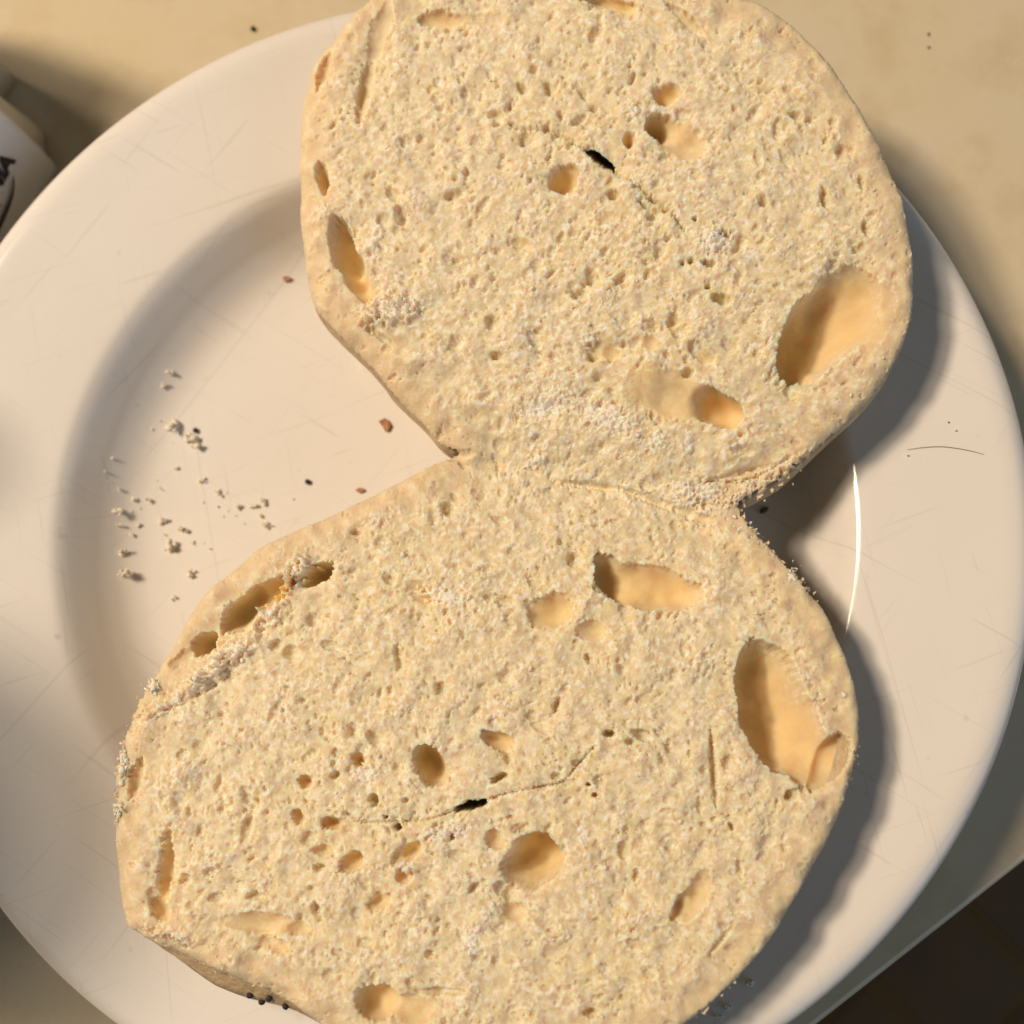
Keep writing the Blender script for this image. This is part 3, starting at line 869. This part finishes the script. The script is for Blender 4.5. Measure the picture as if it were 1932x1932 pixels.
def specks(parent, sel_up, count):
    prob = (np.clip(shag, 0, 1)**2 + 0.05) * (1 - inhole * 0.9) * MASK * ((VV < hinge_v(UU)) == sel_up) * np.clip(SD / 40, 0, 1)
    p = prob.ravel() / prob.sum()
    pick = rng.choice(len(p), count, p=p)
    allv, allf = [], []
    off = 0
    flat = XYZ.reshape(-1, 3)
    for k in pick:
        r = min(0.13 + rng.pareto(3.0) * 0.11, 0.55)
        V = lump(r, ICO1_V, 0.45, (1, rng.uniform(.5, 1), rng.uniform(.6, 1)))
        allv.append(V + flat[k] + np.array([0, 0, r * 0.45]) - BO)
        allf.append(ICO1_F + off)
        off += len(V)
    V = np.concatenate(allv) * S
    o = mesh_obj('clinging_crumbs', V, np.concatenate(allf).tolist(), M_LOOSE, parent)
    o['kind'] = 'stuff'


specks(halves[0], True, 420)
specks(halves[1], False, 450)


def tuft(parent, u, v, a, b, an, ht, n):
    """A ragged clump of torn crumb standing on the cut face."""
    t = math.radians(an)
    allv, fs, off = [], [], 0
    for _ in range(n):
        x, y = np.clip(rng.normal(0, 0.42, 2), -1, 1)
        rr_ = min(1.0, math.hypot(x, y))
        uu = u + x * a * math.cos(t) - y * b * math.sin(t)
        vv = v + x * a * math.sin(t) + y * b * math.cos(t)
        i, j = int(np.clip((vv - V0) / STEP, 0, H - 1)), int(np.clip((uu - U0) / STEP, 0, W - 1))
        z0 = base_z(uu, vv) - EDGE[i, j] * PXMM * (1 - math.sqrt(max(0, 1 - (1 - min(1, max(0, SD[i, j]) / ew[i, j]))**2))) - 20 * PXMM * math.exp(-((vv - float(hinge_v(uu))) / 75)**2)
        p = unproj(uu, vv, z0)
        p[2] += ht * (1 - rr_) * rng.uniform(-0.3, 1.0)
        r = rng.uniform(0.14, 0.42)
        V = lump(r, ICO_V, 0.8, (1, rng.uniform(.5, 1), rng.uniform(.4, .9)))
        allv.append(V + p - BO)
        fs += (ICO_F + off).tolist()
        off += len(V)
    mesh_obj('torn_tuft', np.concatenate(allv) * S, fs, M_TUFT, parent)


for (hf, u, v, a, b, an, ht, n) in ((1, 290, 1300, 12, 15, -20, 0.7, 26), (1, 232, 1440, 8, 36, 5, 0.4, 34), (1, 221, 1535, 8, 22, 10, 0.4, 20), (1, 1402, 992, 46, 14, 40, 0.6, 50), (1, 1494, 1088, 14, 9, 50, 0.5, 20)):
    tuft(halves[hf], u, v, a, b, an, ht, n)


# ---------------------------------------------------------------- seeds, flakes, loose crumbs
def seed_mesh():
    bm = bmesh.new()
    bmesh.ops.create_icosphere(bm, subdivisions=2, radius=1)
    for v in bm.verts:
        v.co.x *= 1.18
        v.co.z *= 0.85
        if v.co.x > 0.9:
            v.co.x -= 0.16
        v.co *= 1 + random.uniform(-0.05, 0.05)
    m = bpy.data.meshes.new('poppy_seed')
    bm.to_mesh(m)
    bm.free()
    m.polygons.foreach_set('use_smooth', [True] * len(m.polygons))
    m.materials.append(M_SEED)
    return m


SEED = seed_mesh()


def seed_at(p, r=0.5, parent=None, name='poppy_seed'):
    o = bpy.data.objects.new(name, SEED)
    C.objects.link(o)
    o.parent = parent
    off = np.array(BO) if parent is not None else np.zeros(3)
    o.location = Vector((p - off) * S)
    o.scale = (r * S,) * 3
    o.rotation_euler = (random.uniform(0, .4), random.uniform(0, .4), random.uniform(0, 6))
    return o


p = unproj(477, 54, 0.45)
tag(seed_at(p, 0.5), 'single black poppy seed lying on the cream countertop', 'seed')
tag(seed_at(surf(370, 813, 0.42), 0.5), 'black poppy seed lying among pale crumbs on the plate', 'seed')
tag(seed_at(surf(582, 910, 0.42), 0.5), 'black poppy seed alone on bare plate beside the wider bagel half', 'seed')
tag(seed_at(surf(1437, 933, 0.42), 0.5), 'black poppy seed in the shadow beside the bagel hinge', 'seed')

# seeds stuck to the visible crust of the lower half
dg = bpy.context.evaluated_depsgraph_get()
dg.update()
for (u, v) in ((472, 1876), (495, 1888), (509, 1882), (540, 1897)):
    d = unproj(u, v, 0.0) - CAM
    d /= np.linalg.norm(d)
    ok, loc, nn, fi = cr_lo.ray_cast(Vector((CAM - BO) * S), Vector(d))
    if ok:
        sp = np.array(loc) / S + BO
    else:
        sp = surf(u, v, 0.4)
    if ok:
        seed_at(sp + np.array(nn) * 0.2, 0.5, cr_lo)
    else:
        tag(seed_at(sp, 0.5), 'black poppy seed fallen on the plate against the bagel crust', 'seed', 'seeds fallen beside the crust')


def piece(name, u, v, r, stretch, mat, label, cat, group=None, lift=0.35, rough=0.4, z=None, rz=None):
    p = surf(u, v) if z is None else unproj(u, v, z)
    if name == 'bread_crumb':
        vs, fs, off = [], [], 0
        for q in range(3 + int(min(6, r * 7))):
            V = lump(r * rng.uniform(0.28, 0.6), ICO_V, 0.75, (1, rng.uniform(.5, 1), rng.uniform(.5, 1)))
            c = rng.normal(0, 0.42, 3) * r * np.array(stretch)
            vs.append(V + c)
            fs += (ICO_F + off).tolist()
            off += len(V)
        V = np.concatenate(vs)
    else:
        V = lump(r, ICO_V, rough, stretch)
        fs = ICO_F.tolist()
    V[:, 2] -= V[:, 2].min()
    V[:, 2] += 0.01
    o = mesh_obj(name, V * S, fs, mat)
    o.location = Vector(p * S)
    return tag(o, label, cat, group)


def chip(u, v, pts, th, label, mat=M_FLAKE):
    p = surf(u, v)
    bm = bmesh.new()
    vv = [bm.verts.new((x * S, y * S, 0.02 * S)) for x, y in pts]
    f = bm.faces.new(vv)
    ex = bmesh.ops.extrude_face_region(bm, geom=[f])
    for g in ex['geom']:
        if isinstance(g, bmesh.types.BMVert):
            g.co.z += th * S * random.uniform(0.8, 1.3)
            g.co.x *= 0.93
            g.co.y *= 0.93
    bmesh.ops.recalc_face_normals(bm, faces=bm.faces)
    bmesh.ops.bevel(bm, geom=bm.edges[:], offset=0.06 * S, segments=2, affect='EDGES')
    o = bm_obj('crust_flake', bm, mat, None, False)
    o.location = Vector(p * S)
    return tag(o, label, 'crust flake')


chip(543, 528, [(-0.85, 0.35), (-0.3, 0.52), (0.6, 0.4), (0.85, 0.05), (0.3, -0.35), (-0.4, -0.5), (-0.8, -0.1)], 0.5, 'small dark brown crust flake beside the bagel half with the large hollow')
chip(728, 803, [(-1.35, 0.75), (-0.1, 1.35), (0.45, 0.95), (1.2, -0.1), (0.6, -1.3), (0.0, -1.2), (-0.5, -0.3)], 0.6, 'orange brown crust chip on the plate between the two bagel halves')
chip(680, 927, [(-0.9, 0.1), (-0.2, 0.6), (0.7, 0.5), (0.9, 0), (0, -0.4)], 0.5, 'dark brown crust flake tucked against the wider bagel half')
piece('brown_seed', 1441, 963, 0.75, (0.62, 1.05, 0.5), M_BROWN, 'brown flat seed on the shaded plate beside the bagel hinge', 'seed', rough=0.12)

CR = [(945, 405, 22, 1), (910, 472, 17, 1), (952, 700, 34, 1.7), (1055, 760, 30, 1.2), (1092, 808, 32, 1.6), (840, 717, 9, 1), (885, 668, 7, 1.3), (625, 875, 10, 1), (580, 953, 7, 1), (600, 1000, 6, 1), (668, 1045, 14, 1), (745, 1105, 18, 1.2), (825, 1108, 18, 1.9),
      (885, 1040, 11, 1), (980, 930, 16, 1.3), (1120, 1000, 18, 1.5), (1210, 1065, 18, 1.3), (1122, 1115, 6, 1), (1205, 1140, 9, 1), (1257, 1165, 8, 1), (1322, 1148, 16, 1), (1300, 1193, 7, 1), (1400, 1145, 17, 1.8), (1460, 1115, 20, 1.2), (1620, 1100, 7, 1), (665, 1175, 25, 1.1), (720, 1165, 7, 1),
      (770, 1150, 7, 1), (665, 1245, 14, 1.2), (775, 1240, 11, 1.6), (900, 1217, 24, 2.4), (735, 1298, 14, 1), (910, 1295, 9, 1), (1012, 1268, 24, 1.4), (945, 1370, 34, 1.3), (1070, 1338, 12, 1.5), (1125, 1345, 6, 1), (1155, 1375, 6, 1), (680, 1388, 22, 1.4), (700, 1505, 34, 1.2), (1055, 1510, 20, 1),
      (955, 1645, 12, 1), (1440, 1195, 14, 1.2), (1475, 1245, 26, 1.3), (955, 785, 6, 1), (1350, 1235, 5, 2), (865, 998, 5, 1), (1235, 1195, 5, 1)]
CR_LAB = {(945, 405): 'ragged pale crumb of the pair lying apart up the plate well', (910, 472): 'smaller pale crumb below its mate, the pair lying apart up the plate well',
          (952, 700): 'long ragged pale crumb lying next to the crumbs by the poppy seed', (1055, 760): 'ragged pale crumb touching the black poppy seed on the plate', (1092, 808): 'long pale crumb lying just under the crumb that touches the poppy seed',
          (945, 1370): 'largest pale crumb in the middle of the fine crumb scatter', (700, 1505): 'large pale crumb at the end of the scatter near the well wall', (1475, 1245): 'pale crumb nearly touching the edge of the wider bagel half', (900, 1217): 'longest thin sliver of crumb in the middle of the crumb scatter'}
for zx, zy, r, el in CR:
    u, v = zx * 0.3418, 566 + zy * 0.3418
    rr = r * 0.3418 * 0.0895
    if r >= 28:
        lab, grp = 'large ragged pale bread crumb lying in the well of the plate', 'large crumbs in the plate well'
    elif el >= 1.9:
        lab, grp = 'short sliver of bread crumb lying in the plate well', 'crumb slivers in the plate well'
    elif r >= 15:
        lab, grp = 'pea sized pale bread crumb lying in the well of the plate', 'medium crumbs in the plate well'
        lab = 'medium pale bread crumb lying in the well of the plate'
    else:
        lab, grp = 'tiny pale speck of bread crumb lying in the plate well', 'tiny crumbs in the plate well'
    if (zx, zy) in CR_LAB:
        lab, grp = CR_LAB[(zx, zy)], None
    piece('bread_crumb', u, v, rr * 0.95, (math.sqrt(el) * 1.1, 1 / math.sqrt(el), 0.9), M_LOOSE, lab, 'crumb', grp, rough=0.75)
for (u, v, r) in ((1416, 1850, 0.5), (1380, 1895, 0.55), (1362, 1912, 0.45)):
    piece('bread_crumb', u - 6, v + 4, r, (1.2, .8, .9), M_LOOSE, 'small pale crumb on the shaded plate rim beside the wider bagel half', 'crumb', 'crumbs in the shadow on the plate rim', rough=0.7)
for (u, v, r) in ((1790, 797, 0.16), (1802, 812, 0.22), (1712, 860, 0.28)):
    piece('bread_crumb', u, v, r, (1.3, .8, .6), M_BROWN if r < .2 else M_LOOSE, 'tiny speck on the lit plate rim near the dark hair', 'crumb', 'specks on the lit plate rim', rough=0.5)
for (u, v) in ((1752, 65), (1752, 90)):
    piece('brown_speck', u, v, 0.3, (1, .8, .5), M_BROWN, 'tiny brown speck on the cream countertop beside its twin', 'speck', 'specks on the countertop', z=0.02, rough=0.3)


def tube(name, pts, rad, mat):
    cu_ = bpy.data.curves.new(name, 'CURVE')
    cu_.dimensions = '3D'
    cu_.bevel_depth = rad * S
    cu_.bevel_resolution = 2
    sp = cu_.splines.new('POLY')
    sp.points.add(len(pts) - 1)
    for q, w in zip(sp.points, pts):
        q.co = (*(np.array(w) * S), 1)
        q.radius = 1
    for q, f in zip(sp.points, np.linspace(-1, 1, len(pts))):
        q.radius = 1 - 0.6 * abs(f)**3
    cu_.materials.append(mat)
    ob = bpy.data.objects.new(name, cu_)
    dgx = bpy.context.evaluated_depsgraph_get()
    C.objects.link(ob)
    dgx.update()
    me = bpy.data.meshes.new_from_object(ob.evaluated_get(dgx))
    bpy.data.objects.remove(ob)
    me.name = name
    o = bpy.data.objects.new(name, me)
    C.objects.link(o)
    return o


hp = catmull([(1711, 849), (1740, 845), (1775, 843), (1810, 847), (1835, 852), (1857, 858)], 5, False)
tag(tube('hair', [surf(u, v, 0.07) for u, v in hp], 0.055, M_HAIR), 'short dark curved hair lying on the plate rim', 'hair')


# ---------------------------------------------------------------- paper packet past the plate
def packet():
    A = unproj(110, 306, 2.0)
    A[2] = 0
    B = unproj(-90, 676, 0.0)                # the front panel runs this way
    h_ = (B - A)
    h_[2] = 0
    h_ /= np.linalg.norm(h_)
    back = np.array([-h_[1], h_[0], 0])
    if back @ (np.array([CAM[0], CAM[1], 0]) - A) > 0:
        back = -back
    root = empty('paper_packet', Vector(A * S))
    L, HT, DP = 50.0, 31.0, 17.0
    lean = 2.0

    def at(l, z, d):
        return (h_ * l + back * (d + lean * z / HT) + np.array([0, 0, z])) * S

    def grid(name, fn, n1, n2, mat, th=0.0):
        vs = [fn(i / n1, k / n2) for i in range(n1 + 1) for k in range(n2 + 1)]
        fs = [(i * (n2 + 1) + k, i * (n2 + 1) + k + 1, (i + 1) * (n2 + 1) + k + 1, (i + 1) * (n2 + 1) + k) for i in range(n1) for k in range(n2)]
        o = mesh_obj(name, vs, fs, mat, root)
        if th:
            md = o.modifiers.new('thickness', 'SOLIDIFY')
            md.thickness = th * S
        return o

    def bagbox(name, l0, l1, d0, d1, ht, mat):
        # a soft sided bag: rounded rectangle outline, slightly pinched towards the top
        ring = []
        rr = 2.0
        for cx_, cy_, a0 in ((l1 - rr, d1 - rr, 0), (l0 + rr, d1 - rr, 90), (l0 + rr, d0 + rr, 180), (l1 - rr, d0 + rr, 270)):
            for q in range(4):
                a = math.radians(a0 + q * 30)
                ring.append((cx_ + rr * math.cos(a), cy_ + rr * math.sin(a)))
        n, vs, fs = len(ring), [], []
        nz = 12
        for k in range(nz + 1):
            z = k / nz
            for q, (l, d) in enumerate(ring):
                dm = (d0 + d1) / 2
                pin = 1 - 0.10 * max(0, z - 0.7) / 0.3
                vs.append(at(l + 0.25 * math.sin(7 * z + q), z * ht, dm + (d - dm) * pin + 0.2 * math.sin(5 * z + 0.13 * l)))
        for k in range(nz):
            for q in range(n):
                fs.append((k * n + q, k * n + (q + 1) % n, (k + 1) * n + (q + 1) % n, (k + 1) * n + q))
        fs.append(tuple(range(n - 1, -1, -1)))
        fs.append(tuple(range(nz * n, nz * n + n)))
        return mesh_obj(name, vs, fs, mat, root)
    body = bagbox('body', 0, L, 0, DP, HT, M_PAPER)
    bagbox('shadow_back', -13.5, L, DP + 1.5, DP + 30, 56, M_WAX)  # unseen block added behind the body, sized to cast a shadow across the counter
    # crimped flap at the end of the body and a curled torn corner above it
    grid('end_flap', lambda a, b: at(-(5.2 - 2.2 * b) * a + 0.4, b * 25 + 0.4 * a, 3 + 3.5 * a + 0.5 * math.sin(b * 9 + 3 * a)), 5, 14, M_WAX, 0.15)
    grid('torn_corner', lambda a, b: at(-3 - 6.5 * a + 1.5 * math.sin(b * 4), 31 + 6 * b - 3 * a * a, 6 + 7 * b + 2 * math.sin(a * 3 + b * 2)), 7, 8, M_WAX, 0.15)
    # printing on the front panel, in panel coordinates (along the panel, up it)
    X = h_ * -1                                         # reading direction
    Zd = np.array([0, 0, 1.0]) + back * lean / HT
    Zd /= np.linalg.norm(Zd)
    Nn = np.cross(X, Zd)
    Nn /= np.linalg.norm(Nn)

    def on_panel(u, v):
        d = unproj(u, v, 0.0) - CAM
        t = ((A - CAM) @ Nn) / (d @ Nn)
        q = CAM + d * t - A
        return float(q @ h_), float(q @ Zd)

    def put(l, z, off=-0.28):
        return (h_ * l + Zd * z + Nn * -off) * S
    la, za = on_panel(26, 303)
    lb, zb = on_panel(4, 345)
    ta = math.atan2(za - zb, lb - la)                   # slope of the baseline on the panel
    Xb = X * math.cos(ta) + Zd * math.sin(ta)
    Yb = np.cross(Nn, Xb)
    rot = Matrix(np.stack([Xb, Yb, Nn], 1).tolist())

    def text(body_t, size, l, z, mat, name, shear=0.0, off=0.0, sx=1.0):
        cu_ = bpy.data.curves.new(name, 'FONT')
        cu_.body = body_t
        cu_.size = size * S
        cu_.align_x = 'RIGHT'
        cu_.shear = shear
        cu_.offset = off * S
        cu_.extrude = 0.015 * S
        cu_.materials.append(mat)
        o = bpy.data.objects.new(name, cu_)
        C.objects.link(o)
        dgx = bpy.context.evaluated_depsgraph_get()
        dgx.update()
        me = bpy.data.meshes.new_from_object(o.evaluated_get(dgx))
        bpy.data.objects.remove(o)
        o = bpy.data.objects.new(name, me)
        C.objects.link(o)
        o.parent = root
        o.matrix_local = Matrix.Translation(Vector(put(l, z))) @ rot.to_4x4() @ Matrix.Diagonal((sx, 1, 1, 1))
        return o
    text('NIA', 5.4, la, za, M_INK, 'lettering', 0.1, 0.3, 0.85)
    lo, zo = on_panel(3, 385)
    text('o', 1.3, lo, zo, M_GREY, 'small_lettering')
    # tapering swoosh below the lettering
    pts = catmull([(22, 331), (23.5, 347), (20, 370), (12, 393), (0, 421), (-16, 452), (-40, 488)], 5, False)
    lz = np.array([on_panel(u, v) for u, v in pts])
    dl = np.gradient(lz, axis=0)
    nn_ = np.stack([-dl[:, 1], dl[:, 0]], 1)
    nn_ /= np.linalg.norm(nn_, axis=1)[:, None]
    vs, fs = [], []
    for k in range(len(lz)):
        w = 0.04 + 0.42 * min(1, k / len(lz) * 2.2)**0.8
        for sg in (1, -1):
            vs.append(put(lz[k, 0] + nn_[k, 0] * w * sg, lz[k, 1] + nn_[k, 1] * w * sg))
    for k in range(len(lz) - 1):
        fs.append((2 * k, 2 * k + 1, 2 * k + 3, 2 * k + 2))
    sw = mesh_obj('swoosh', vs, fs, M_INK, root)
    md = sw.modifiers.new('thickness', 'SOLIDIFY')
    md.thickness = 0.03 * S
    tag(root, 'white paper packet with dark navy lettering standing behind the plate', 'packet')
    return root


packet()


# ---------------------------------------------------------------- unseen shapes added beside the plate to shade its rim
def turned(name, prof, loc, mat, parent=None, n=48):
    vs, fs = [], []
    for r, z in prof:
        for k in range(n):
            a = 2 * math.pi * k / n
            vs.append((r * math.cos(a) * S, r * math.sin(a) * S, z * S))
    for i in range(len(prof) - 1):
        for k in range(n):
            fs.append((i * n + k, i * n + (k + 1) % n, (i + 1) * n + (k + 1) % n, (i + 1) * n + k))
    fs.append(tuple(range(n - 1, -1, -1)))
    fs.append(tuple(range((len(prof) - 1) * n, len(prof) * n)))
    o = mesh_obj(name, vs, fs, mat, parent)
    o.location = Vector(loc) * S
    return o


jar = empty('shade_jar', Vector((-160, -22, 0)) * S)  # out of frame, added to throw soft shade on the plate's left side
turned('body', [(24, 0), (28, 2), (31, 12), (32, 50), (31, 95), (29, 114), (26, 120)], (0, 0, 0), M_SHADE_CASTER, jar)
turned('lid', [(28, 120.2), (30, 124), (30, 138), (27, 148), (16, 154), (6, 156)], (0, 0, 0), M_SHADE_CASTER, jar)
tag(jar, 'unseen tan jar with domed lid, added off beside the plate to shade its rim', 'jar')
sh = empty('shade_mill', Vector((-136, 25, 0)) * S)  # second added shape out of frame, for the smaller shade patch on the rim
turned('body', [(13, 0), (14, 2), (14, 10), (10, 25), (9, 45), (11, 62), (12, 70)], (0, 0, 0), M_SHADE_CASTER, sh)
turned('cap', [(11.5, 70.3), (12.5, 74), (12.8, 84), (11, 92), (6, 97), (2, 99)], (0, 0, 0), M_SHADE_CASTER, sh)
tag(sh, 'small unseen tan mill, added between the jar and the paper packet for its shadow', 'mill')
